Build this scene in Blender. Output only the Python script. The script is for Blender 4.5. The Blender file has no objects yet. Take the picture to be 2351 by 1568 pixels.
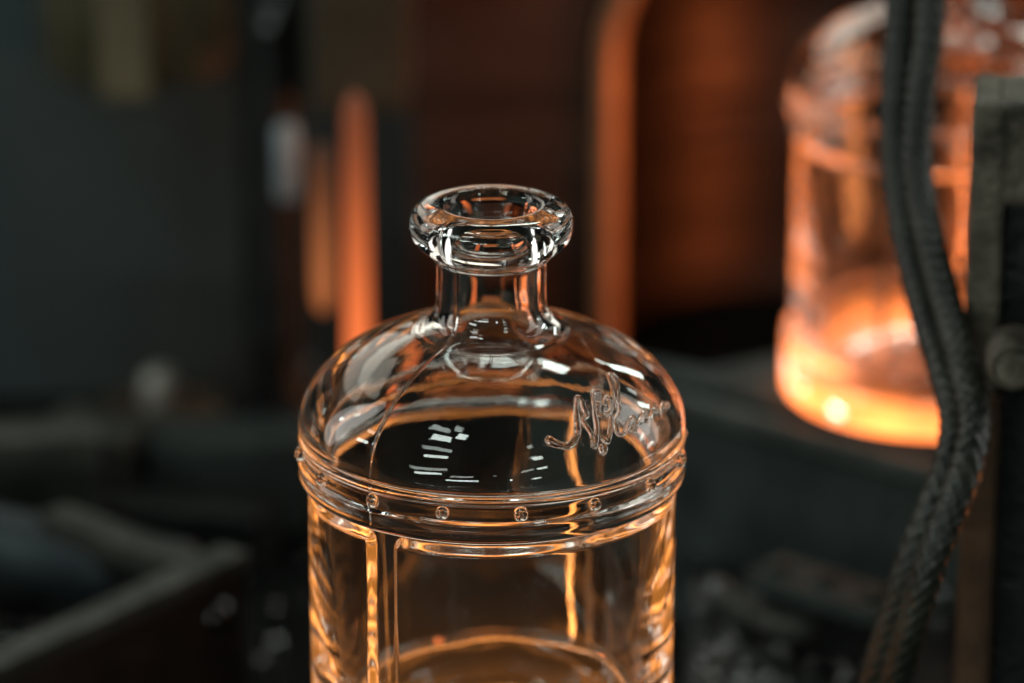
import bpy, bmesh, math, random
from mathutils import Vector, Matrix, noise
R = math.radians
random.seed(7)
scene = bpy.context.scene
C = scene.collection

# ------------------------------------------------------------------ camera
PITCH = 19.5
H = 0.1605                      # bottle height, lip top
TGT = Vector((0.00507, 0.0, H - 0.036))
DIST = 1.057
LENS = 150.0
cam_d = bpy.data.cameras.new('camera'); cam = bpy.data.objects.new('camera', cam_d); C.objects.link(cam)
cam_d.lens = LENS; cam_d.sensor_width = 36.0; cam_d.clip_start = 0.05; cam_d.clip_end = 60
cp, sp = math.cos(R(PITCH)), math.sin(R(PITCH))
cam.location = TGT + DIST * Vector((0, -cp, sp))
cam.rotation_euler = (R(90 - PITCH), 0, 0)
cam_d.dof.use_dof = True
cam_d.dof.focus_distance = 1.025
cam_d.dof.aperture_fstop = 6.3
cam_d.dof.aperture_blades = 0
scene.camera = cam
CAMP = cam.location.copy()
FWD = Vector((0, cp, -sp)); RIGHT = Vector((1, 0, 0)); UP = Vector((0, sp, cp))
FPX = LENS / 36.0 * 2351.0     # focal length in photograph pixels (2351 wide)

def ray(x, y):
    return FWD + RIGHT * ((x - 1175.5) / FPX) - UP * ((y - 784.0) / FPX)
def at(x, y, d):               # world point seen at photograph pixel x, y and depth d
    return CAMP + ray(x, y) * d
def on(x, y, z):               # world point at height z
    v = ray(x, y); return CAMP + v * ((z - CAMP.z) / v.z)

# ------------------------------------------------------------------ world, lamps, exposure
w = bpy.data.worlds.new('World'); scene.world = w; w.use_nodes = True
bg = w.node_tree.nodes['Background']; bg.inputs[0].default_value = (0.030, 0.040, 0.042, 1); bg.inputs[1].default_value = 0.08
scene.view_settings.view_transform = 'Standard'; scene.view_settings.look = 'None'
scene.view_settings.exposure = 0.0; scene.view_settings.gamma = 1.0
scene.cycles.max_bounces = 40; scene.cycles.transmission_bounces = 40; scene.cycles.glossy_bounces = 16
scene.cycles.diffuse_bounces = 3; scene.cycles.caustics_reflective = True; scene.cycles.caustics_refractive = True
scene.cycles.use_denoising = True
scene.cycles.sample_clamp_indirect = 6.0
scene.cycles.blur_glossy = 0.3

def lamp(name, loc, aim, sx, sy, power, col, roll=0.0):
    l = bpy.data.lights.new(name, 'AREA'); l.shape = 'ELLIPSE' if max(sx, sy) > 1.25 else 'RECTANGLE'; l.size = sx; l.size_y = sy
    l.energy = power; l.color = col
    o = bpy.data.objects.new(name, l); C.objects.link(o)
    o.location = loc
    q = (Vector(aim) - Vector(loc)).to_track_quat('-Z', 'Y')
    o.rotation_euler = (q @ Matrix.Rotation(roll, 3, 'Z').to_quaternion()).to_euler()
    return o

# dome of the bottle, for aiming the hall lamps so that they mirror where the photograph shows them
DA, DB, DZ = 0.0482, 0.0276, H - 0.0576
def dome_hit(x, y):
    v = ray(x, y).normalized(); s = Vector((1 / DA, 1 / DA, 1 / DB))
    o2 = Vector((CAMP.x * s.x, CAMP.y * s.y, (CAMP.z - DZ) * s.z)); v2 = Vector((v.x * s.x, v.y * s.y, v.z * s.z))
    a, b, c = v2.dot(v2), 2 * o2.dot(v2), o2.dot(o2) - 1
    disc = b * b - 4 * a * c
    if disc < 0: return None
    t = (-b - math.sqrt(disc)) / (2 * a); p = CAMP + v * t
    n = Vector((p.x / DA ** 2, p.y / DA ** 2, (p.z - DZ) / DB ** 2)).normalized()
    return p, n, v
COOL = (0.86, 1.0, 0.93)
LAMPS = [  # photograph pixel of the mirrored lamp, distance, size, radiance, colour, roll
    ((1225, 832), 3.4, (1.10, 0.34), 15, COOL, 0.1),
    ((1012, 1006), 3.6, (0.62, 0.36), 15, COOL, 0.2),
    ((1000, 1048), 4.0, (0.95, 0.26), 15, COOL, 0.2),
    ((982, 1086), 4.2, (1.2, 0.24), 15, COOL, 0.2),
    ((1062, 1104), 3.4, (1.15, 0.15), 15, COOL, 0.1),
    ((1066, 1121), 3.4, (0.9, 0.08), 16, COOL, 0.1),
    ((1095, 822), 3.6, (0.30, 0.30), 16, COOL, 0.0),
    ((1060, 1003), 3.8, (0.34, 0.40), 16, COOL, 0.0),
    ((832, 1012), 3.6, (0.50, 0.21), 15, COOL, 0.3),
    ((785, 962), 3.8, (0.16, 0.24), 15, COOL, 0.0),
    ((1440, 850), 3.2, (0.16, 0.75), 16, COOL, -0.2),
    ((1478, 930), 3.2, (0.18, 0.42), 16, COOL, 0.1),
    ((1236, 1052), 4.2, (0.42, 0.30), 15, COOL, 0.2),
    ((1246, 1074), 4.4, (0.45, 0.22), 15, COOL, 0.2),
    ((1232, 1098), 4.4, (0.42, 0.17), 15, COOL, 0.2),
    ((1172, 1102), 4.4, (0.16, 0.08), 50, (0.8, 0.9, 1.0), 0.0),
    ((1492, 1020), 3.6, (0.40, 0.22), 10, COOL, 0.2),
    ((850, 815), 2.6, (3.2, 0.62), 1.2, (1.0, 0.95, 0.82), 0.5),  # large beige lamp added for the pale streak on the dome
]
for px, dd, (sx, sy), rad, col, roll in LAMPS:
    h = dome_hit(*px)
    p, n, v = h
    d = v - 2 * v.dot(n) * n
    lamp('hall_lamp', p + d * dd, p, sx, sy, rad * math.pi * sx * sy, col, roll)

# ------------------------------------------------------------------ materials
def mat_base(name):
    m = bpy.data.materials.new(name); m.use_nodes = True
    nt = m.node_tree; b = nt.nodes['Principled BSDF']
    return m, nt, b
def node(nt, t, **kw):
    n = nt.nodes.new(t)
    for k, v in kw.items(): setattr(n, k, v)
    return n
def metal(name, c1, c2, metallic=0.8, r1=0.3, r2=0.6, scale=60, bump=0.15, stretch=(1, 1, 1), spec=0.5):
    m, nt, b = mat_base(name)
    tc = node(nt, 'ShaderNodeTexCoord'); mp = node(nt, 'ShaderNodeMapping'); mp.inputs['Scale'].default_value = stretch
    nt.links.new(tc.outputs['Object'], mp.inputs['Vector'])
    n1 = node(nt, 'ShaderNodeTexNoise'); n1.inputs['Scale'].default_value = scale; n1.inputs['Detail'].default_value = 8; n1.inputs['Roughness'].default_value = 0.65
    n2 = node(nt, 'ShaderNodeTexNoise'); n2.inputs['Scale'].default_value = scale * 7; n2.inputs['Detail'].default_value = 6
    nt.links.new(mp.outputs[0], n1.inputs['Vector']); nt.links.new(mp.outputs[0], n2.inputs['Vector'])
    cr = node(nt, 'ShaderNodeValToRGB'); cr.color_ramp.elements[0].position = 0.35; cr.color_ramp.elements[1].position = 0.68
    cr.color_ramp.elements[0].color = (*c1, 1); cr.color_ramp.elements[1].color = (*c2, 1)
    nt.links.new(n1.outputs['Fac'], cr.inputs[0]); nt.links.new(cr.outputs[0], b.inputs['Base Color'])
    mr = node(nt, 'ShaderNodeMapRange'); mr.inputs[1].default_value = 0.3; mr.inputs[2].default_value = 0.7; mr.inputs[3].default_value = r1; mr.inputs[4].default_value = r2
    nt.links.new(n2.outputs['Fac'], mr.inputs[0]); nt.links.new(mr.outputs[0], b.inputs['Roughness'])
    b.inputs['Metallic'].default_value = metallic; b.inputs['Specular IOR Level'].default_value = spec
    bp = node(nt, 'ShaderNodeBump'); bp.inputs['Strength'].default_value = bump; bp.inputs['Distance'].default_value = 0.001
    mx = node(nt, 'ShaderNodeMath', operation='ADD'); nt.links.new(n1.outputs['Fac'], mx.inputs[0]); nt.links.new(n2.outputs['Fac'], mx.inputs[1])
    nt.links.new(mx.outputs[0], bp.inputs['Height']); nt.links.new(bp.outputs[0], b.inputs['Normal'])
    return m
M = {}
M['black_steel'] = metal('black oily steel', (0.004, 0.005, 0.005), (0.015, 0.016, 0.015), 0.3, 0.18, 0.55, 50, 0.9, (1, 1, 1), 0.45)
M['grey_steel'] = metal('grey worn steel', (0.02, 0.022, 0.019), (0.10, 0.10, 0.085), 0.5, 0.4, 0.7, 45, 0.5)
M['plate_steel'] = metal('deck plate steel', (0.022, 0.030, 0.029), (0.062, 0.078, 0.074), 0.2, 0.5, 0.8, 35, 0.6, (1, 1, 1), 0.2)
M['polished'] = metal('polished dark steel', (0.10, 0.105, 0.11), (0.2, 0.2, 0.2), 1.0, 0.16, 0.28, 30, 0.05, (1, 1, 0.1))
M['blue_steel'] = metal('blue grey steel tube', (0.025, 0.034, 0.040), (0.075, 0.092, 0.10), 0.6, 0.35, 0.5, 30, 0.1)
M['brass'] = metal('dull bronze', (0.09, 0.075, 0.042), (0.20, 0.17, 0.105), 0.6, 0.35, 0.55, 25, 0.2)
M['dark_bronze'] = metal('dark oily bronze', (0.035, 0.026, 0.014), (0.085, 0.065, 0.038), 0.4, 0.4, 0.6, 25, 0.2)
M['bright_steel'] = metal('bright turned steel', (0.28, 0.27, 0.24), (0.45, 0.43, 0.39), 0.6, 0.3, 0.45, 25, 0.05)
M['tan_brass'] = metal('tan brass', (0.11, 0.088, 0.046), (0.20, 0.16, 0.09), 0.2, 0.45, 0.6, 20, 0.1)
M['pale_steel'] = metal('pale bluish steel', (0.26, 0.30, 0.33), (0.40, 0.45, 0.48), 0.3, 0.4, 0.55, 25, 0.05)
M['worn_edge'] = metal('worn plate edge', (0.05, 0.058, 0.054), (0.14, 0.15, 0.135), 0.4, 0.35, 0.6, 40, 0.6)
M['glint'] = metal('wet glass cullet', (0.5, 0.52, 0.52), (0.8, 0.82, 0.82), 1.0, 0.05, 0.1, 25, 0.0)
M['mould'] = metal('mould iron', (0.05, 0.030, 0.022), (0.13, 0.075, 0.055), 0.85, 0.42, 0.6, 14, 0.1, (0.3, 0.3, 3))
M['bare_iron'] = metal('bare machined iron', (0.34, 0.15, 0.07), (0.50, 0.24, 0.12), 0.3, 0.4, 0.55, 30, 0.1)  # orange light on the mould's rim put into its colour
M['rust'] = metal('rust brown steel', (0.05, 0.028, 0.016), (0.16, 0.085, 0.045), 0.45, 0.4, 0.7, 45, 0.4)
M['dark_rust'] = metal('dark brown oily steel', (0.014, 0.009, 0.007), (0.05, 0.027, 0.017), 0.3, 0.4, 0.7, 45, 0.4)
M['worn_steel'] = metal('worn steel', (0.022, 0.017, 0.011), (0.21, 0.18, 0.135), 0.35, 0.4, 0.75, 55, 0.9)
M['panel'] = metal('slate painted sheet', (0.022, 0.036, 0.038), (0.034, 0.052, 0.053), 0.0, 0.5, 0.7, 6, 0.02)
M['hose'] = metal('braided hose', (0.007, 0.008, 0.006), (0.032, 0.032, 0.023), 0.1, 0.26, 0.5, 60, 0.3)
M['floor'] = metal('oily floor', (0.003, 0.004, 0.004), (0.012, 0.013, 0.012), 0.0, 0.5, 0.85, 30, 0.8, (1, 1, 1), 0.03)

def emit_mat(name, zc, col, strength):        # emission imitating an orange reflection, brighter towards the lower end
    m, nt, b = mat_base(name)
    b.inputs['Base Color'].default_value = (0.1, 0.04, 0.02, 1); b.inputs['Roughness'].default_value = 0.5
    tc = node(nt, 'ShaderNodeTexCoord'); sx = node(nt, 'ShaderNodeSeparateXYZ'); nt.links.new(tc.outputs['Object'], sx.inputs[0])
    mr = node(nt, 'ShaderNodeMapRange', interpolation_type='SMOOTHSTEP')
    mr.inputs[1].default_value = zc[1]; mr.inputs[2].default_value = zc[0]; mr.inputs[3].default_value = strength[1]; mr.inputs[4].default_value = strength[0]
    nt.links.new(sx.outputs['Z'], mr.inputs[0]); nt.links.new(mr.outputs[0], b.inputs['Emission Strength'])
    b.inputs['Emission Color'].default_value = (*col, 1)
    return m

def glass_mat(name, hot=None, col=(1.0, 0.31, 0.085), vol=None):
    m, nt, b = mat_base(name)
    b.inputs['Base Color'].default_value = (0.985, 0.985, 0.965, 1)
    b.inputs['Transmission Weight'].default_value = 1.0; b.inputs['Roughness'].default_value = 0.0; b.inputs['IOR'].default_value = 1.52
    tc = node(nt, 'ShaderNodeTexCoord')
    mp = node(nt, 'ShaderNodeMapping'); mp.inputs['Scale'].default_value = (1, 1, 0.45); nt.links.new(tc.outputs['Object'], mp.inputs['Vector'])
    n2 = node(nt, 'ShaderNodeTexNoise'); n2.inputs['Scale'].default_value = 75; n2.inputs['Detail'].default_value = 4; n2.inputs['Roughness'].default_value = 0.45
    nt.links.new(mp.outputs[0], n2.inputs['Vector'])
    bp = node(nt, 'ShaderNodeBump'); bp.inputs['Strength'].default_value = 0.11; bp.inputs['Distance'].default_value = 0.001
    nt.links.new(n2.outputs['Fac'], bp.inputs['Height']); nt.links.new(bp.outputs[0], b.inputs['Normal'])
    n3 = node(nt, 'ShaderNodeTexNoise'); n3.inputs['Scale'].default_value = 38; n3.inputs['Detail'].default_value = 5; nt.links.new(tc.outputs['Object'], n3.inputs['Vector'])
    rg = node(nt, 'ShaderNodeMapRange'); rg.inputs[1].default_value = 0.52; rg.inputs[2].default_value = 0.72; rg.inputs[3].default_value = 0.0; rg.inputs[4].default_value = 0.03
    nt.links.new(n3.outputs['Fac'], rg.inputs[0]); 
    if hot: nt.links.new(rg.outputs[0], b.inputs['Roughness'])
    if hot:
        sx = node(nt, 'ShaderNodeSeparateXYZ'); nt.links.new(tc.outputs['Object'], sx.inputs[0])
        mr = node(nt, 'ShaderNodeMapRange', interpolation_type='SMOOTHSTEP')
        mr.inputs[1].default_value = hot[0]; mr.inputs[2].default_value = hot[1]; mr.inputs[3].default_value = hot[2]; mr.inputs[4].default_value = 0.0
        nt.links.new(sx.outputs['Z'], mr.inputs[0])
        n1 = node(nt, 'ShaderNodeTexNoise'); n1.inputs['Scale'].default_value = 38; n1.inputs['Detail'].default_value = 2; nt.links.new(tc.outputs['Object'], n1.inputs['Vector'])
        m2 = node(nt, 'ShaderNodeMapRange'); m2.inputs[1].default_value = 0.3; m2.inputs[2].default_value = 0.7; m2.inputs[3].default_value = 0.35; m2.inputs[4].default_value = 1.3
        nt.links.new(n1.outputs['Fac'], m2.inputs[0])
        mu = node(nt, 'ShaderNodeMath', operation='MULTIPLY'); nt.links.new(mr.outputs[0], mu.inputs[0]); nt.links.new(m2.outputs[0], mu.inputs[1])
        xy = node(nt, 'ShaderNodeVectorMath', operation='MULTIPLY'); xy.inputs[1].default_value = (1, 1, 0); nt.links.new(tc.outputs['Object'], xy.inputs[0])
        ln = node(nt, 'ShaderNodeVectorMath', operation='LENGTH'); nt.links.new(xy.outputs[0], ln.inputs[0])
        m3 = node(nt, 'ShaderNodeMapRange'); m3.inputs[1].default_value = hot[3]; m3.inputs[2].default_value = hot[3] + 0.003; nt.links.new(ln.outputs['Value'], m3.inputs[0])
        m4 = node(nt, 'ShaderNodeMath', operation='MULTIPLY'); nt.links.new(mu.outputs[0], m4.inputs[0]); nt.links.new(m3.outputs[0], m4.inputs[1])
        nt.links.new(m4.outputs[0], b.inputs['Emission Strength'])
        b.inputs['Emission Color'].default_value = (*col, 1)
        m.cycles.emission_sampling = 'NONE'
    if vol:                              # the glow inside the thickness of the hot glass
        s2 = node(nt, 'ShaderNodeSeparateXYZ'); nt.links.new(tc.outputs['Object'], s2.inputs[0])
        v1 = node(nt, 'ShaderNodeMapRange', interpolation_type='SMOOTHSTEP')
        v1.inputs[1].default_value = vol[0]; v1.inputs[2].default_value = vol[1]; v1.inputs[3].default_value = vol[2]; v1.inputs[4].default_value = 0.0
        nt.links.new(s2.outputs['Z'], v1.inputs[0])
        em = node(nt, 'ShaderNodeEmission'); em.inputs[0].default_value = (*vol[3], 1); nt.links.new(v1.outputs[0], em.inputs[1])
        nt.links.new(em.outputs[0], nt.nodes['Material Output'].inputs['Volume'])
    return m
M['glass'] = glass_mat('clear flint glass')
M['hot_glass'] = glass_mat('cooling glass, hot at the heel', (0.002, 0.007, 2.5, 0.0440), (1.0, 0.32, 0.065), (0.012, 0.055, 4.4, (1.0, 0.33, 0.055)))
M['hotter_glass'] = glass_mat('glowing glass, hot at the base', (0.003, 0.020, 2.7, 0.0445), (1.0, 0.22, 0.048), (0.008, 0.055, 3.0, (1.0, 0.20, 0.038)))

# ------------------------------------------------------------------ helpers
def link(name, me, mat, parent=None, loc=None):
    o = bpy.data.objects.new(name, me); C.objects.link(o)
    if mat is not None and len(me.materials) == 0: me.materials.append(M[mat] if isinstance(mat, str) else mat)
    if parent: o.parent = parent
    if loc is not None: o.location = loc
    return o
def from_bm(name, bm, mat, parent=None, smooth=False, loc=None):
    bmesh.ops.recalc_face_normals(bm, faces=bm.faces)
    me = bpy.data.meshes.new(name); bm.to_mesh(me); bm.free()
    if smooth:
        for p in me.polygons: p.use_smooth = True
        try: me.set_sharp_from_angle(angle=R(40))
        except Exception: pass
    return link(name, me, mat, parent, loc)
def tag(o, label, cat, group=None):
    o['label'] = label; o['category'] = cat
    if group: o['group'] = group
    return o
def struct(o): o['kind'] = 'structure'; return o
def empty(name, loc, rz=0.0):
    o = bpy.data.objects.new(name, None); C.objects.link(o); o.location = loc; o.rotation_euler = (0, 0, rz); o.empty_display_size = 0.02
    return o
def box(bm, size, mtx=None, bevel=0.0):
    m = (mtx or Matrix()) @ Matrix.Diagonal((*size, 1))
    r = bmesh.ops.create_cube(bm, size=1, matrix=m)
    if bevel:
        es = list({e for v in r['verts'] for e in v.link_edges})
        bmesh.ops.bevel(bm, geom=es, offset=bevel, segments=2, affect='EDGES', profile=0.6)
def T(x, y, z): return Matrix.Translation((x, y, z))
def lathe(bm, prof, n=48, mtx=None, cap=True):
    mtx = mtx or Matrix(); rows = []
    for r, z in prof:
        rows.append([bm.verts.new(mtx @ Vector((r * math.cos(2 * math.pi * k / n), r * math.sin(2 * math.pi * k / n), z))) for k in range(n)])
    for a, b in zip(rows, rows[1:]):
        for k in range(n): bm.faces.new((a[k], a[(k + 1) % n], b[(k + 1) % n], b[k]))
    if cap:
        bm.faces.new(rows[0][::-1]); bm.faces.new(rows[-1])
def align(a, b):                     # matrix with z axis from a to b, origin at a
    d = (b - a); q = d.to_track_quat('Z', 'Y'); return Matrix.Translation(a) @ q.to_matrix().to_4x4()
def rod(bm, a, b, r, n=32, bev=0.0):
    L = (b - a).length
    prof = [(r - bev, 0), (r, bev), (r, L - bev), (r - bev, L)] if bev else [(r, 0), (r, L)]
    lathe(bm, prof, n, align(a, b))
def prism(bm, pts, z0, z1, bevel=0.0):
    lo = [bm.verts.new((x, y, z0)) for x, y in pts]; hi = [bm.verts.new((x, y, z1)) for x, y in pts]
    n = len(pts); bm.faces.new(lo[::-1]); top = bm.faces.new(hi)
    for k in range(n): bm.faces.new((lo[k], lo[(k + 1) % n], hi[(k + 1) % n], hi[k]))
    if bevel:
        bmesh.ops.bevel(bm, geom=list(top.edges), offset=bevel, segments=2, affect='EDGES')
def smooth_path(pts, n):             # Catmull-Rom
    out = []
    P = [pts[0] * 2 - pts[1]] + list(pts) + [pts[-1] * 2 - pts[-2]]
    for i in range(1, len(P) - 2):
        for k in range(n):
            t = k / n; a, b, c, d = P[i - 1], P[i], P[i + 1], P[i + 2]
            out.append(0.5 * ((2 * b) + (c - a) * t + (2 * a - 5 * b + 4 * c - d) * t * t + (3 * b - a - 3 * c + d) * t ** 3))
    out.append(P[-2]); return out

# ------------------------------------------------------------------ the glass bottle
def sstep(a, b, x):
    t = max(0.0, min(1.0, (x - a) / (b - a))); return t * t * (3 - 2 * t)
GAP = R(-35.5); SEAM = R(-37.5)          # azimuth measured from the camera side towards the right
def wrap(a): return (a + math.pi) % (2 * math.pi) - math.pi
def body_outer(th, z):                   # z in mm below the lip; radius in mm between band and base
    u = min(abs(wrap(th - GAP)), abs(wrap(th - GAP - math.pi))) * 48.0
    dx = (u - 2.5) / 2.6                 # 0 in the channel, 1 on the raised panel
    dt = (z - 72.0) / 3.4
    db = (137.0 - z) / 3.4
    d = min(dx, dt, db)
    for e in (dt, db):                   # rounded corners
        if dx < 1.8 and e < 1.2:
            qx, qy = 1.8 - dx, (1.2 - e) * 1.5
            if qx > 0 and qy > 0: d = min(d, 1.8 - math.hypot(qx, qy))
    return 44.2 + 1.85 * sstep(0, 1, d)
def spline(keys, step):                  # keys: (r, z) polyline through a Catmull-Rom, resampled
    pts = smooth_path([Vector((a, b, 0)) for a, b in keys], 24)
    out = [pts[0]]
    acc = 0
    for a, b in zip(pts, pts[1:]):
        acc += (b - a).length
        if acc >= step: out.append(b); acc = 0
    if (out[-1] - pts[-1]).length > 1e-6: out.append(pts[-1])
    return [(p.x, p.y) for p in out]
def bottle_mesh():
    rows = []                            # (r, z, kind) with z in mm below lip top
    HM = H * 1000
    # base underside
    for r in (0.0, 8, 16, 24, 32, 38): rows.append((r, HM - 2.2 + 1.7 * (r / 38) ** 2, 'o'))
    for r, z in spline([(38, HM - 0.5), (42, HM), (46, HM - 0.4), (47.8, HM - 2), (48.2, HM - 4.5), (48.2, 148), (48.2, 141), (47.9, 138.6), (46.6, 137.7), (44.9, 137.4), (44.4, 136.9)], 0.5)[1:]: rows.append((r, z, 'o'))
    z = 136.6
    while z > 72.3:
        rows.append((None, z, 'b'))
        near = (70.5 < z < 78.5) or (130 < z < 137)
        z -= 0.25 if near else 1.1
    band = [(44.4, 72.1), (44.8, 71.6), (46.6, 71.35), (47.8, 70.7), (48.2, 69.6), (48.2, 68.4), (48.3, 67.2), (48.3, 66.2), (47.95, 65.4), (47.7, 64.8), (47.7, 63.0), (47.7, 61.6), (47.85, 61.1), (48.15, 60.7), (48.2, 60.2),
            (47.8, 59.7), (46.9, 59.35), (46.6, 59.0), (47.2, 58.7), (48.0, 58.3), (48.25, 57.6)]
    for r, z in spline(band, 0.16): rows.append((r, z, 'o'))
    # dome
    N = 64; a0 = 0.0; a1 = math.acos(19.6 / 48.2)
    for k in range(1, N + 1):
        a = a0 + (a1 - a0) * k / N
        rows.append((48.2 * math.cos(a), 57.6 - 27.6 * math.sin(a), 'o'))
    zt = 57.6 - 27.6 * math.sin(a1)
    neck = [(19.6, zt), (17.9, zt - 0.75), (16.2, zt - 1.8), (14.9, zt - 3.3), (14.1, zt - 5.2), (13.65, zt - 8.0), (13.6, 20), (13.6, 16.4), (13.65, 14.8), (13.9, 14.1), (14.5, 13.7), (14.7, 13.2), (14.3, 12.75), (14.9, 12.2), (17.0, 11.3),
            (18.9, 9.4), (19.9, 7.0), (20.1, 4.9), (19.7, 2.9), (18.6, 1.3), (17.1, 0.5), (15.4, 0.15), (13.6, 0.0), (12.5, 0.15), (11.8, 0.7), (11.3, 1.7), (10.7, 3.6), (10.2, 6.5), (9.9, 11)]
    for r, z in spline(neck, 0.3)[1:]: rows.append((r, z, 'o' if True else ''))
    # inside
    inner = [(9.9, 11), (9.6, 15), (9.5, 20), (9.6, 24), (10.1, 27.6), (11.5, 30.8), (14.0, 33.1), (17.2, 34.6)]
    for r, z in spline(inner, 0.7)[1:]: rows.append((r, z, 'i'))
    a1 = math.acos(17.2 / 43.6); zs = 34.6; bb = (58.0 - zs) / math.sin(a1)
    for k in range(1, 41):
        a = a1 * (1 - k / 40); rows.append((43.6 * math.cos(a), 58.0 - bb * math.sin(a), 'i'))
    lower = [(43.6, 58.0), (43.5, 62), (42.9, 67), (41.9, 74), (41.4, 82), (40.6, 100), (39.5, 117), (38.4, 131), (37.2, 141), (34.4, 149.0), (28.5, 153.0), (19, 153.8), (10, 152.8), (0.0, 152.2)]
    for r, z in spline(lower, 1.2)[1:]: rows.append((r, z, 'i'))
    # columns: dense round the vertical ridges and the mould seam
    th = -math.pi; cols = []
    while th < math.pi - R(0.15):
        cols.append(th)
        u = min(abs(wrap(th - GAP)), abs(wrap(th - GAP - math.pi)))
        th += R(0.26) if u < R(9.5) else R(0.85)
    n = len(cols)
    verts = []; faces = []; mats = []
    for (r, z, k) in rows:
        for t in cols:
            if k == 'b': rr = body_outer(t, z)
            else: rr = r
            if k == 'i' and rr > 1 and z > 20:      # uneven blown inside
                f = sstep(20, 45, z) * min(1.0, rr / 20)
                rr += f * (1.1 if z < 56 else (0.45 + 0.65 * (1 - sstep(56, 62, z)))) * (0.30 * math.sin(2 * t + 0.06 * z + 0.7) + 0.22 * math.sin(3 * t - 0.09 * z + 2.0) + 0.12 * math.sin(7 * t + 0.15 * z) + 0.05 * math.sin(13 * t - 0.2 * z + 1.1))
            if k == 'o' and rr > 13 and z < 120:    # mould seam and its slight mismatch
                ds = min(abs(wrap(t - SEAM)), abs(wrap(t - SEAM - math.pi))) * rr
                rr += 0.16 * math.exp(-(ds / 0.32) ** 2)
            verts.append((rr * math.sin(t) * 1e-3, -rr * math.cos(t) * 1e-3, (HM - z) * 1e-3))
    for i in range(len(rows) - 1):
        hotz = HM - 0.5 * (rows[i][1] + rows[i + 1][1])
        for k in range(n):
            k2 = (k + 1) % n
            faces.append((i * n + k, i * n + k2, (i + 1) * n + k2, (i + 1) * n + k)); mats.append(0)
    me = bpy.data.meshes.new('glass_body'); me.from_pydata(verts, [], faces)
    bm = bmesh.new(); bm.from_mesh(me)
    for f, mi in zip(bm.faces, mats): f.material_index = mi; f.smooth = True
    bmesh.ops.remove_doubles(bm, verts=[v for v in bm.verts if abs(v.co.x) < 1e-7 and abs(v.co.y) < 1e-7], dist=1e-6)
    bmesh.ops.recalc_face_normals(bm, faces=bm.faces)
    bm.to_mesh(me); bm.free()
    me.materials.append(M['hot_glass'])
    return me
bottle = empty('glass_bottle', (0, 0, 0))
tag(bottle, 'clear glass bottle in sharp focus with domed shoulder, riveted band and raised signature', 'bottle', 'glass bottles fresh from the mould')
body_me = bottle_mesh()
body = link('glass_body', body_me, None, bottle)
def rivet_mesh():
    bm = bmesh.new()
    bmesh.ops.create_uvsphere(bm, u_segments=28, v_segments=16, radius=0.00185)
    for v in bm.verts: v.co.y *= 0.82
    me = bpy.data.meshes.new('rivet'); bm.to_mesh(me); bm.free()
    for p in me.polygons: p.use_smooth = True
    me.materials.append(M['glass']); return me
riv = rivet_mesh()
RZ = H - 0.0630
def add_rivets(parent):
    for k in range(16):
        t = R(8.6 + 22.5 * k); r = 0.0482
        o = link('rivet', riv, None, parent, (r * math.sin(t), -r * math.cos(t), RZ)); o.rotation_euler = (0, 0, t); q = 1 + 0.07 * math.sin(k * 5.3); o.scale = (q, 0.95 + 0.1 * math.sin(k * 3.1), 1 + 0.07 * math.cos(k * 2.7))
add_rivets(bottle)

# raised handwriting on the dome: strokes as pixel paths laid on the dome's surface
STROKES = [
    [(240,1010),(290,1085),(400,1130),(520,1150),(600,1105),(655,1000),(662,900),(650,780),(645,650),(650,520),(680,478),(722,530),(745,640),(785,740),(725,790),(780,870),(850,980),(872,1080),(888,1160),(912,1050),(922,900),(905,760),(890,600),(880,430),(930,408),(985,450)],
    [(960,540),(935,620),(950,720),(1020,735),(1090,700),(1125,620),(1105,520),(1065,478),(1030,540),(1060,600)],
    [(1000,730),(1100,710),(1125,800),(1112,900),(1092,1040),(1060,1095),(985,1010)],
    [(985,1125),(972,1190),(1010,1245),(1038,1180),(1000,1120)],
    [(1185,700),(1172,500),(1135,300),(1100,180),(1150,180),(1200,280),(1212,450),(1228,620),(1220,720),(1180,780),(1190,880),(1220,985),(1285,985),(1345,900),(1400,785),(1432,760),(1420,880),(1440,955),(1472,850),(1530,800),(1590,680),(1612,655),(1600,800),(1642,790),(1690,690),(1722,635),(1712,730),(1762,620),(1782,730),(1832,540),(1850,670),(1900,560),(1912,640)],
]
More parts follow.
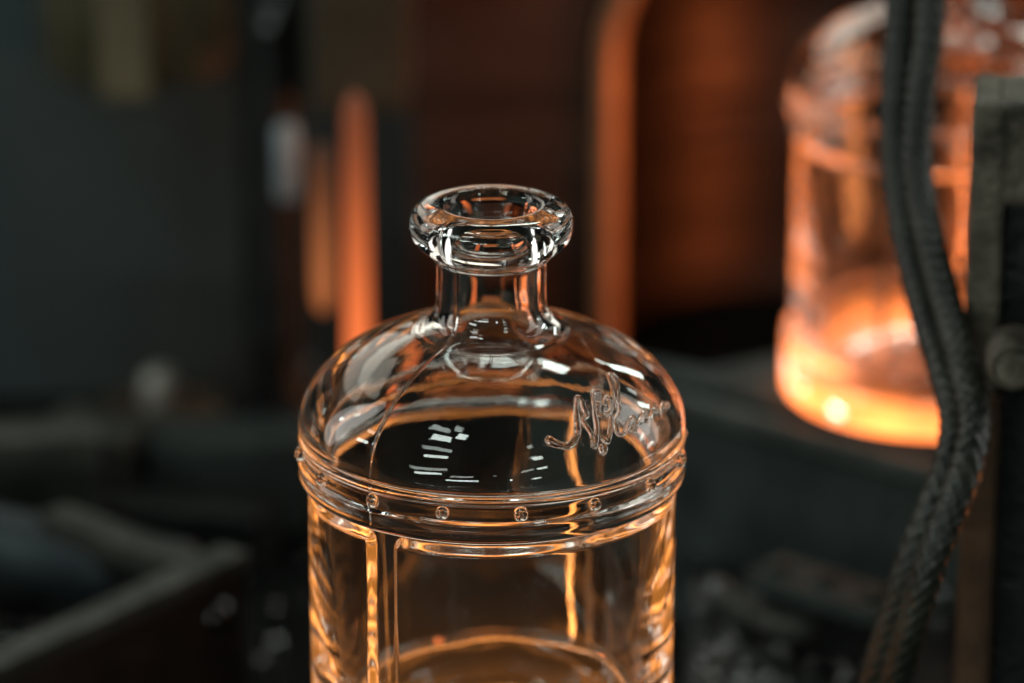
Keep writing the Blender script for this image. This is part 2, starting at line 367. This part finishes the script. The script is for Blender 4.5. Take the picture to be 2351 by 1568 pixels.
def signature_mesh():
    bm = bmesh.new()
    for si, st in enumerate(STROKES):
        P = []
        for (x, y) in st:
            X = (1240 + x / 5.8775) * 0.97958; Y = (850 + y / 5.8775) * 0.97958
            h = dome_hit(X, Y)
            if h: P.append(h[0])
        path = smooth_path(P, 5); n = len(path); nn = 10; rows = []
        for i, p in enumerate(path):
            d = (path[min(i + 1, n - 1)] - path[max(i - 1, 0)]).normalized()
            nr = Vector((p.x / DA ** 2, p.y / DA ** 2, (p.z - DZ) / DB ** 2)).normalized()
            # keep on the ellipsoid
            k = math.sqrt((p.x / DA) ** 2 + (p.y / DA) ** 2 + ((p.z - DZ) / DB) ** 2)
            c = Vector((p.x / k, p.y / k, DZ + (p.z - DZ) / k))
            s = d.cross(nr).normalized(); u = s.cross(d).normalized()
            e = min(1.0, 0.35 + 0.3 * min(i, n - 1 - i))
            r = (0.00105 if si == 0 and i < 30 else (0.00060 if si == 4 and i > 100 else 0.00078)) * e
            r *= 1 + 0.22 * math.sin(i * 0.33 + si) * math.sin(i * 0.11 + 1.3)
            c = c + nr * (0.00022 + 0.00010 * math.sin(i * 0.21 + 2 * si))
            rows.append([bm.verts.new(c + (s * math.cos(2 * math.pi * a / nn) + u * (0.7 * math.sin(2 * math.pi * a / nn))) * r) for a in range(nn)])
        for a, b in zip(rows, rows[1:]):
            for k in range(nn): bm.faces.new((a[k], a[(k + 1) % nn], b[(k + 1) % nn], b[k]))
        bm.faces.new(rows[0][::-1]); bm.faces.new(rows[-1])
    return bm
sig = from_bm('signature', signature_mesh(), 'glass', bottle)
for p in sig.data.polygons: p.use_smooth = True
sig['label'] = 'raised handwritten signature moulded on the dome'

# the second, hotter bottle behind
hb = on(2140, 897, 0.0)
hot = empty('glass_bottle', (hb.x, hb.y, 0), R(13))
tag(hot, 'glowing orange hot glass bottle out of focus behind the braided hoses', 'bottle', 'glass bottles fresh from the mould')
hbody = link('glass_body', body_me, None, hot)
hbody.material_slots[0].link = 'OBJECT'; hbody.material_slots[0].material = M['hotter_glass']
add_rivets(hot)

# ------------------------------------------------------------------ setting: floor, back wall
DECK = -0.085
bm = bmesh.new(); box(bm, (6, 6, 0.04), T(0, 1.5, DECK - 0.02)); struct(from_bm('machine_bed', bm, 'floor'))
pl = on(200, 905, DECK); bm = bmesh.new(); box(bm, (0.125, 0.006, 0.13 - DECK), T(pl.x, pl.y, (0.13 + DECK) / 2), 0.001)
tag(from_bm('guard_panel', bm, 'panel'), 'plain slate grey sheet panel standing at the left background', 'panel')

# pedestal carrying the sharp bottle
bm = bmesh.new(); lathe(bm, [(0.047, DECK), (0.047, -0.004), (0.045, -0.0005)], 64)
tag(from_bm('pedestal', bm, 'black_steel', smooth=True), 'round black steel pedestal under the clear glass bottle', 'pedestal')

# plate carrying the hot bottle
a = on(1545, 868, 0.0); b = on(2170, 1040, 0.0); dv = (b - a).normalized()
a2 = a - dv * 0.05; b2 = b + dv * 0.12
bm = bmesh.new(); prism(bm, [(a2.x, a2.y), (b2.x, b2.y), (b2.x + 0.10, b2.y + 0.09), (hb.x + 0.05, hb.y + 0.075), (hb.x - 0.015, hb.y + 0.062), (hb.x - 0.054, hb.y + 0.034), (a.x + 0.012, a.y + 0.006), (a2.x + 0.006, a2.y + 0.009)], DECK, -0.0006, 0.004)
dp = tag(from_bm('dead_plate', bm, 'plate_steel'), 'dark grey steel plate with a lighter worn edge under the glowing bottle', 'plate')
nv = Vector((dv.y, -dv.x, 0)); e0, e1 = a2 + nv * 0.0022, b2 + nv * 0.0022
bm = bmesh.new(); box(bm, ((e1 - e0).length - 0.004, 0.0042, 0.007), T(0, 0, 0), 0.0012)
es = from_bm('edge_strip', bm, 'worn_edge', dp, False, ((e0 + e1) / 2) + Vector((0, 0, -0.0072))); es.rotation_euler = (0, 0, math.atan2(dv.y, dv.x))

# ------------------------------------------------------------------ background machine
def px(n, d): return n / FPX * d           # photograph pixels to metres at depth d
def vrod(x, y0, y1, wpx, d):               # vertical rod seen at column x between rows y0 and y1
    c = at(x, (y0 + y1) / 2, d); t = at(x, y0, d); b = at(x, y1, d)
    k = (c.y - CAMP.y)                     # keep it plumb: same plan position, heights from the rays
    def z(y):
        v = ray(x, y); return CAMP.z + v.z * (k / v.y)
    return Vector((c.x, c.y, z(y0))), Vector((c.x, c.y, z(y1))), px(wpx, d) / 2

# hanging bronze cylinder, top left
t, b, r = vrod(310, -420, 150, 440, 1.56)
root = empty('hanging_cylinder', t)
bm = bmesh.new(); L = t.z - b.z
lathe(bm, [(r * 0.3, -L), (r * 0.93, -L), (r, -L + 0.004), (r, -0.02), (r * 0.9, 0)], 64); from_bm('sleeve', bm, 'brass', root, True)
bm = bmesh.new(); lathe(bm, [(r * 0.28, -L - 0.002), (r * 0.28, 0.3)], 32); from_bm('stem', bm, 'grey_steel', root, True)
bm = bmesh.new(); box(bm, (px(118, 1.5), 0.008, L), T(px(-8, 1.5), -r - 0.0035, -L / 2 - 0.001), 0.001); from_bm('guide_bar', bm, 'tan_brass', root)  # added tan bar imitating the cylinder's vertical highlight stripe
tag(root, 'blurred bronze cylinder with a tan bar hanging at the top left', 'machine part')

# dark column with bolts
t, b, r = vrod(622, -300, 1010, 150, 1.54)
root = empty('column', b)
bm = bmesh.new(); L = t.z - b.z + 0.02
lathe(bm, [(r, -0.02), (r, L)], 48); from_bm('post', bm, 'black_steel', root, True)
bm = bmesh.new(); lathe(bm, [(r * 1.35, -0.02), (r * 1.35, 0.02), (r * 1.2, 0.03)], 48); from_bm('foot', bm, 'black_steel', root, True)
for (bx, by) in ((640, 18), (622, 62)):
    p = at(bx, by, 1.512) - root.location
    bm = bmesh.new(); bmesh.ops.create_uvsphere(bm, u_segments=16, v_segments=8, radius=0.0045, matrix=T(*p)); from_bm('bolt', bm, 'polished', root, True)
t2, b2_, r2 = vrod(660, 285, 455, 56, 1.50)
bm = bmesh.new(); lathe(bm, [(r2 * .8, b2_.z - root.location.z), (r2, b2_.z + .003 - root.location.z), (r2, t2.z - .003 - root.location.z), (r2 * .8, t2.z - root.location.z)], 32, T(t2.x - b.x, t2.y - b.y, 0)); from_bm('sleeve', bm, 'pale_steel', root, True)['label'] = 'pale blue grey steel sleeve'  # added pale cylinder in place of a cool reflection streak
tag(root, 'dark vertical steel column with pale sleeve, left of the glowing rods', 'column')

# bronze block over the rods
c = at(830, 60, 1.52)
bm = bmesh.new(); box(bm, (px(225, 1.52), 0.05, px(330, 1.52)), T(c.x, c.y, c.z + 0.0), 0.003)
tag(from_bm('clamp_block', bm, 'dark_bronze'), 'dull bronze block above the two glowing rods', 'block')

# emissive rods added in place of orange reflections on polished steel
for (x, y0, y1, wpx, d, col, st, lab) in (
        (820, 215, 1000, 58, 1.42, (1.0, 0.20, 0.05), (1.15, 0.14), 'tall bright orange glowing rod behind the bottle shoulder'),
        (739, 330, 715, 46, 1.46, (1.0, 0.29, 0.085), (0.42, 0.03), 'short faint orange glowing rod left of the bright rod')):
    t, b, r = vrod(x, y0, y1, wpx, d)
    bm = bmesh.new(); L = t.z - b.z
    lathe(bm, [(r * 0.3, 0), (r * 0.8, 0.003), (r, 0.009), (r, L - 0.009), (r * 0.8, L - 0.003), (r * 0.3, L)], 40)
    o = from_bm('glowing_rod', bm, emit_mat('hot rod', (L * 0.1, L), col, st), None, True, b)
    tag(o, lab, 'rod', 'glowing rods')

# dull hot plate on a stand, behind the bottle
d = 1.50; c = at(1100, 925, d)
def hz_(y):
    v = ray(1100, y); return CAMP.z + v.z * ((c.y - CAMP.y) / v.y)
root = empty('hot_plate', (c.x, c.y, DECK))
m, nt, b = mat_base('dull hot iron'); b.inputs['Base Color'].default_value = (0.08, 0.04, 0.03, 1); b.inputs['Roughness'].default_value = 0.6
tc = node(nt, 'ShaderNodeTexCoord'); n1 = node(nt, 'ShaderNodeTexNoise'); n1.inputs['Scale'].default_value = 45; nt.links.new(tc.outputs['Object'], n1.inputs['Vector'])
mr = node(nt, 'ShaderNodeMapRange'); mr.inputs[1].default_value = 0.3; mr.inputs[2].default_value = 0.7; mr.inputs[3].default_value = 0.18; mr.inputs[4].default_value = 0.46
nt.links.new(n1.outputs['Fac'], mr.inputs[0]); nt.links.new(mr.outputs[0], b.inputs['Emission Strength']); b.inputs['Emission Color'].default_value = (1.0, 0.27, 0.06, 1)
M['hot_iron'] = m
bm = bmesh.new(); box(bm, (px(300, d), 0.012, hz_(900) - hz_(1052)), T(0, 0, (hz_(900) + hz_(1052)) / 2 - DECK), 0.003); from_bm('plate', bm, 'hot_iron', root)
bm = bmesh.new(); box(bm, (px(120, d), 0.014, hz_(1052) - DECK - 0.001), T(0, 0.001, (hz_(1052) - DECK - 0.001) / 2), 0.001); from_bm('stand', bm, 'black_steel', root)
tag(root, 'dull orange glowing plate seen through the dome of the clear bottle', 'plate')

# open mould half
D = 1.66
cx = at(1800, 430, D)
root = empty('mould_half', (cx.x, cx.y, DECK))
def mz(y): 
    v = ray(1800, y); return CAMP.z + v.z * ((cx.y - CAMP.y) / v.y) - DECK
W2 = px(850, D); CR = px(372, D); zt_, zb_ = mz(-260), mz(905); zs = mz(120)
NX, NZ = 140, 110
bm = bmesh.new(); g = []
for j in range(NZ + 1):
    z = zb_ - 0.03 + (zt_ - zb_ + 0.03) * j / NZ; row = []
    rr = CR
    if z > zs: rr = CR * math.sqrt(max(0.09, 1 - ((z - zs) / (CR * 0.95)) ** 2))
    for ring in (0.75, 0.66, 0.22, 0.15, 0.08):        # grooves turned into the cavity
        if abs((z - zb_) / (zs - zb_) - ring) < 0.012: rr += 0.002
    for i in range(NX + 1):
        x = -W2 + 2 * W2 * i / NX; y = 0.0
        if z > zb_:
            if abs(x) < rr: y = math.sqrt(max(0, rr * rr - x * x)) * 0.9 + 0.004
            elif abs(x) < rr + px(62, D): y = -0.006
        elif abs(x) < CR + px(62, D): y = -0.006
        row.append(bm.verts.new((x, y, z)))
    g.append(row)
for j in range(NZ):
    for i in range(NX): bm.faces.new((g[j][i], g[j][i + 1], g[j + 1][i + 1], g[j + 1][i]))
per = [g[0][i] for i in range(NX + 1)] + [g[j][NX] for j in range(1, NZ + 1)] + [g[NZ][i] for i in range(NX - 1, -1, -1)] + [g[j][0] for j in range(NZ - 1, 0, -1)]
bk = [bm.verts.new((v.co.x, 0.13, v.co.z)) for v in per]; n = len(per)
for k in range(n): bm.faces.new((per[k], per[(k + 1) % n], bk[(k + 1) % n], bk[k]))
bm.faces.new(bk)
cb = from_bm('cavity_block', bm, 'mould', root, True)
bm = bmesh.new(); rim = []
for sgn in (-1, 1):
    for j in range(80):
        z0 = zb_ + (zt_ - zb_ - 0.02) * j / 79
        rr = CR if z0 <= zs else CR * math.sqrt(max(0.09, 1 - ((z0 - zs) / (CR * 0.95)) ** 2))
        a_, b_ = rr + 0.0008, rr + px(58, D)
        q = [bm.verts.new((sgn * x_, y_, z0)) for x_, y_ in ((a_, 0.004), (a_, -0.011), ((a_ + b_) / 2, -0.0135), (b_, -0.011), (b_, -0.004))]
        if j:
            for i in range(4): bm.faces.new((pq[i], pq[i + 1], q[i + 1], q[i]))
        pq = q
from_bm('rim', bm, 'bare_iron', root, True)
bm = bmesh.new(); box(bm, (2 * W2 + 0.02, 0.16, zb_ - 0.03), T(0, 0.06, (zb_ - 0.03) / 2 - 0.0005), 0.004); from_bm('base', bm, 'black_steel', root)
tag(root, 'brown iron mould half with a round hollow, behind the glowing bottle', 'mould')

# ------------------------------------------------------------------ braided hoses
def braid(path, r, turns_per_m=150, nn=40):
    bm = bmesh.new(); n = len(path); rows = []; s = 0
    up = Vector((0, -1, 0.2)).normalized()
    for i, p in enumerate(path):
        d = (path[min(i + 1, n - 1)] - path[max(i - 1, 0)]).normalized()
        if i: s += (p - path[i - 1]).length
        a = d.cross(up).normalized(); b = a.cross(d).normalized(); row = []
        for k in range(nn):
            t = 2 * math.pi * k / nn
            q = abs(math.sin(4 * t + s * 700)) * (0.5 + 0.5 * math.sin(s * 1400 + 8 * t)) + abs(math.sin(4 * t - s * 700)) * (0.5 - 0.5 * math.sin(s * 1400 - 8 * t))
            rr = r * (0.93 + 0.09 * q)
            row.append(bm.verts.new(p + (a * math.cos(t) + b * math.sin(t)) * rr))
        rows.append(row)
    for a, b in zip(rows, rows[1:]):
        for k in range(nn): bm.faces.new((a[k], a[(k + 1) % nn], b[(k + 1) % nn], b[k]))
    bm.faces.new(rows[0][::-1]); bm.faces.new(rows[-1])
    return bm
HA = [(2068, -120, 1.19), (2066, 60, 1.185), (2056, 230, 1.18), (2060, 400, 1.17), (2085, 560, 1.16), (2125, 720, 1.145), (2165, 850, 1.13), (2192, 960, 1.12), (2180, 1060, 1.11), (2140, 1170, 1.105), (2092, 1290, 1.105), (2050, 1420, 1.11), (1995, 1600, 1.12)]
HB = [(2140, -120, 1.185), (2134, 60, 1.18), (2112, 230, 1.175), (2106, 400, 1.165), (2136, 560, 1.15), (2178, 720, 1.135), (2214, 850, 1.12), (2236, 960, 1.11), (2222, 1060, 1.10), (2184, 1170, 1.095), (2136, 1290, 1.095), (2096, 1420, 1.10), (2044, 1600, 1.11)]
for pts, rw, lab in ((HA, 36, 'dark braided hose on the left of the pair, crossing the glowing bottle'), (HB, 37, 'dark braided hose on the right of the pair, next to the steel block')):
    P = [at(*p) for p in pts]
    path = smooth_path(P, 46)
    o = from_bm('braided_hose', braid(path, px(rw, 1.14)), 'hose', None)
    for p in o.data.polygons: p.use_smooth = True
    tag(o, lab, 'hose', 'braided hoses')

# ------------------------------------------------------------------ steel block with bolt at the right edge
d = 1.12
A = at(2232, 235, d); zt = A.z
root = empty('steel_block', (A.x, A.y, DECK), R(-7.5))
def bz(y):
    v = ray(2232, y); return CAMP.z + v.z * ((A.y - CAMP.y) / v.y) - DECK
top = zt - DECK
bm = bmesh.new()
wdt = 0.075
box(bm, (px(82, d), 0.03, top - bz(905)), T(px(82, d) / 2, 0.015, (top + bz(905)) / 2), 0.0018)
from_bm('upright', bm, 'worn_steel', root)
bm = bmesh.new(); box(bm, (0.055, 0.020, top - bz(905) - 0.004), T(px(82, d) + 0.0235, 0.0185, (top + bz(905)) / 2 - 0.004), 0.0012); from_bm('recess_plate', bm, 'black_steel', root)
bm = bmesh.new(); box(bm, (0.055, 0.0285, px(250, d)), T(px(82, d) + 0.0235, 0.0152, top - px(125, d)), 0.0018); from_bm('cap', bm, 'worn_steel', root)
bm = bmesh.new(); box(bm, (px(84, d), 0.046, bz(905) - 0.001), T(px(84, d) / 2 + px(8, d), 0.027, (bz(905) - 0.001) / 2), 0.0015); from_bm('lower_upright', bm, 'rust', root)['label'] = 'rusty brown lower part'  # lower part in brown, unlike the upright above
bm = bmesh.new(); box(bm, (0.055, 0.040, bz(905) - 0.002), T(px(92, d) + 0.0235, 0.034, (bz(905) - 0.001) / 2), 0.0015); from_bm('side_plate', bm, 'black_steel', root)
bp_ = Matrix.Rotation(R(7.5), 4, 'Z') @ (at(2330, 832, d - 0.012) - root.location)
bt = from_bm('bolt', (lambda bm: (lathe(bm, [(px(66, d), 0.012), (px(66, d), 0.003), (px(60, d), 0.0), (px(50, d), -0.0012), (px(48, d), 0.0006), (px(4, d), 0.0006)], 48, T(*bp_) @ Matrix.Rotation(R(-90), 4, 'X') @ T(0, 0, -0.003)), bm)[1])(bmesh.new()), 'worn_steel', root, True)
tag(root, 'worn steel block with a round bolt head at the right edge', 'block')

# ------------------------------------------------------------------ left-hand machine parts
def bar(name, p, q, wid, hgt, mat, lab, cat='bar', bev=0.001, group=None):
    dd = (q - p); L = dd.length; ang = math.atan2(dd.y, dd.x)
    root = empty(name, (p + q) / 2, ang)
    bm = bmesh.new(); box(bm, (L, wid, hgt), T(0, 0, -hgt / 2), bev); from_bm('flange', bm, 'grey_steel', root)
    bm = bmesh.new(); box(bm, (L - 0.002, wid * 0.72, 0.085 + p.z - hgt), T(0, 0, -hgt - (0.085 + p.z - hgt) / 2), bev); from_bm('web', bm, mat, root)
    tag(root, lab, cat, group); return root
zb = -0.022
r1 = bar('rail', on(-160, 1580, zb), on(540, 1255, zb), 0.011, 0.006, 'dark_rust', 'grey topped steel rail running diagonally at the lower left', 'rail', group='machine rails')
r2 = bar('rail', on(120, 1165, zb - .006), on(470, 1290, zb - .006), 0.012, 0.008, 'black_steel', 'short rail meeting the diagonal rail from behind', 'rail', group='machine rails')
p = on(462, 1395, -0.04)
bm = bmesh.new(); lathe(bm, [(0.0052, 0), (0.0052, 0.004), (0.003, 0.0062), (0.0006, 0.0066)], 24, T(*(p + Vector((0.004, -0.004, 0)))) @ Matrix.Rotation(R(62), 4, 'X')); tag(from_bm('bolt', bm, 'polished', smooth=True), 'small shiny bolt on the face of the diagonal rail', 'bolt')
bm = bmesh.new(); rod(bm, on(-200, 1215, -0.045), on(430, 1335, -0.045), 0.0125, 40, 0.002); tag(from_bm('pipe', bm, 'blue_steel', smooth=True), 'blue grey pipe lying behind the diagonal rail', 'pipe')

base = on(372, 1010, DECK)
root = empty('spindle', base)
hh = at(372, 735, 1.62).z - DECK
bm = bmesh.new(); lathe(bm, [(0.024, 0), (0.024, 0.012), (0.0115, 0.014), (0.0115, hh - 0.020), (0.0102, hh - 0.016)], 40); from_bm('post', bm, 'rust', root, True)
bm = bmesh.new(); lathe(bm, [(0.0072, hh - 0.0158), (0.0072, hh - 0.006), (0.0050, hh - 0.002), (0.001, hh)], 40); from_bm('cap', bm, 'bright_steel', root, True)  # pale cap colour imitates the highlight on the post's top
tag(root, 'blurred brown upright spindle with a pale rounded cap, at the left', 'spindle')
def block(cxp, cyp, z, size, rz, mat, lab, cat='block', bev=0.002):
    p = on(cxp, cyp, z); bm = bmesh.new(); box(bm, (size[0], size[1], z - DECK), T(0, 0, -(z - DECK) / 2), bev)
    o = from_bm('machine_block', bm, mat, None, False, p); o.rotation_euler = (0, 0, rz); return tag(o, lab, cat, 'blocks on the machine bed')
block(20, 985, -0.028, (0.060, 0.022), R(12), 'grey_steel', 'grey topped block at the left edge, above the pipe')
block(215, 965, -0.045, (0.034, 0.030), R(-20), 'grey_steel', 'low grey block beside the spindle foot')
block(520, 985, -0.05, (0.055, 0.03), R(8), 'plate_steel', 'low dark block between the spindle and the bottle')
block(300, 1125, -0.062, (0.10, 0.03), R(-14), 'black_steel', 'long low black block behind the short rail')

# right-hand lower parts: bracket with a pocket, bolts
FZ = -0.030; SZ = -0.052
sl = [on(1585, 1275, SZ), on(2330, 1440, SZ), on(2420, 1700, SZ), on(1560, 1700, SZ)]
bm = bmesh.new(); prism(bm, [(p.x, p.y) for p in (sl[0], sl[3], sl[2], sl[1])], DECK, SZ, 0.002)
tag(from_bm('ledge_slab', bm, 'black_steel'), 'low oily black slab at the lower right, under the bent pipe', 'slab')
pA, pB = on(1735, 1300, FZ), on(2060, 1400, FZ)
root = empty('ledge_fitting', (pA + pB) / 2, math.atan2(pB.y - pA.y, pB.x - pA.x)); L = (pB - pA).length
bm = bmesh.new(); box(bm, (L, 0.020, 0.006), T(0, 0.004, -0.003), 0.0012); from_bm('top_plate', bm, 'plate_steel', root)
bm = bmesh.new(); box(bm, (L - 0.006, 0.014, FZ - SZ - 0.0065), T(0, 0.006, -0.0065 - (FZ - SZ - 0.0065) / 2), 0.001); from_bm('web', bm, 'black_steel', root)
for bx in (-L * 0.36, -L * 0.05, L * 0.30):
    bm = bmesh.new(); lathe(bm, [(0.0034, 0.0002), (0.0034, 0.0026), (0.0022, 0.0034), (0.0004, 0.0036)], 20, T(bx, 0.003, 0)); from_bm('screw', bm, 'grey_steel', root, True)
tag(root, 'dark steel ledge fitting with screws, low at right of the bottle', 'fitting')
qA, qB = on(1668, 1382, -0.046), on(1835, 1452, -0.046); qC = on(2035, 1405, -0.046)
bm = bmesh.new(); path = smooth_path([qA, qA.lerp(qB, 0.5), qA.lerp(qB, 0.85), qB + Vector((0.003, 0.0015, 0)), qB.lerp(qC, 0.2), qB.lerp(qC, 0.6), qC], 8); nn = 24; rows = []
for i, p in enumerate(path):
    d_ = (path[min(i + 1, len(path) - 1)] - path[max(i - 1, 0)]).normalized(); s_ = d_.cross(Vector((0, 0, 1))).normalized(); u_ = s_.cross(d_)
    rows.append([bm.verts.new(p + (s_ * math.cos(2 * math.pi * k / nn) + u_ * math.sin(2 * math.pi * k / nn)) * 0.0058) for k in range(nn)])
for a_, b_ in zip(rows, rows[1:]):
    for k in range(nn): bm.faces.new((a_[k], a_[(k + 1) % nn], b_[(k + 1) % nn], b_[k]))
bm.faces.new(rows[0][::-1]); bm.faces.new(rows[-1])
tag(from_bm('bent_pipe', bm, 'grey_steel', None, True), 'bent grey pipe in front of the ledge fitting, low at right of the bottle', 'pipe')
for i, (bx, by, sz, lab) in enumerate(((1648, 1330, 0.0040, 'small steel bolt head nearest the right side of the bottle'), (1760, 1352, 0.0038, 'small steel bolt head between the bent pipe and the ledge fitting'), (2172, 1345, 0.0032, 'tiny steel bolt head between the hoses and the block'))):
    p = on(bx, by, -0.040); bm = bmesh.new()
    lathe(bm, [(sz * 0.7, SZ - p.z), (sz * 0.7, -0.005), (sz, -0.0048), (sz, -0.002), (sz * 0.6, 0.0), (sz * 0.1, 0.0005)], 20)
    tag(from_bm('bolt', bm, 'polished', None, True, p), lab, 'bolt', 'bolts on the machine bed')

# glittering chips of glass and swarf, uncountable
bm = bmesh.new()
for k in range(260):
    if k % 3: x, y, zz = random.uniform(1600, 2350), random.uniform(1300, 1580), SZ
    else: x, y, zz = random.uniform(-40, 720), random.uniform(1080, 1580), DECK
    s = random.uniform(0.0006, 0.0020) * (1 if k % 9 else 1.5); p = on(x, y, zz + s * 0.4)
    m = T(*p) @ Matrix.Rotation(random.uniform(0, 6.3), 4, 'Z') @ Matrix.Rotation(random.uniform(-0.9, 0.9), 4, 'X')
    bmesh.ops.create_icosphere(bm, subdivisions=2, radius=s * 0.8, matrix=m @ Matrix.Diagonal((1, 0.8, 0.6, 1)))
o = from_bm('glass_cullet', bm, 'glint', None, True); o['kind'] = 'stuff'; o['label'] = 'small glittering beads of glass cullet scattered on the machine bed'; o['category'] = 'cullet'

lamp('side_lamp', (-2.0, 0.7, 0.9), (0, 0, 0.1), 0.7, 2.1, 1.7 * 3.14 * 1.47, (1, 0.97, 0.9))  # both side lights are added, unseen, to whiten the lip edges
lamp('side_lamp', (2.0, 0.7, 0.9), (0, 0, 0.1), 0.7, 2.1, 1.7 * 3.14 * 1.47, (1, 0.97, 0.9))
# added orange lamp, unseen at the right, lighting the mould
lamp('furnace_glow', (0.40, 0.30, -0.05), (-0.02, 0.62, -0.07), 0.2, 0.1, 1.6, (1.0, 0.30, 0.09))
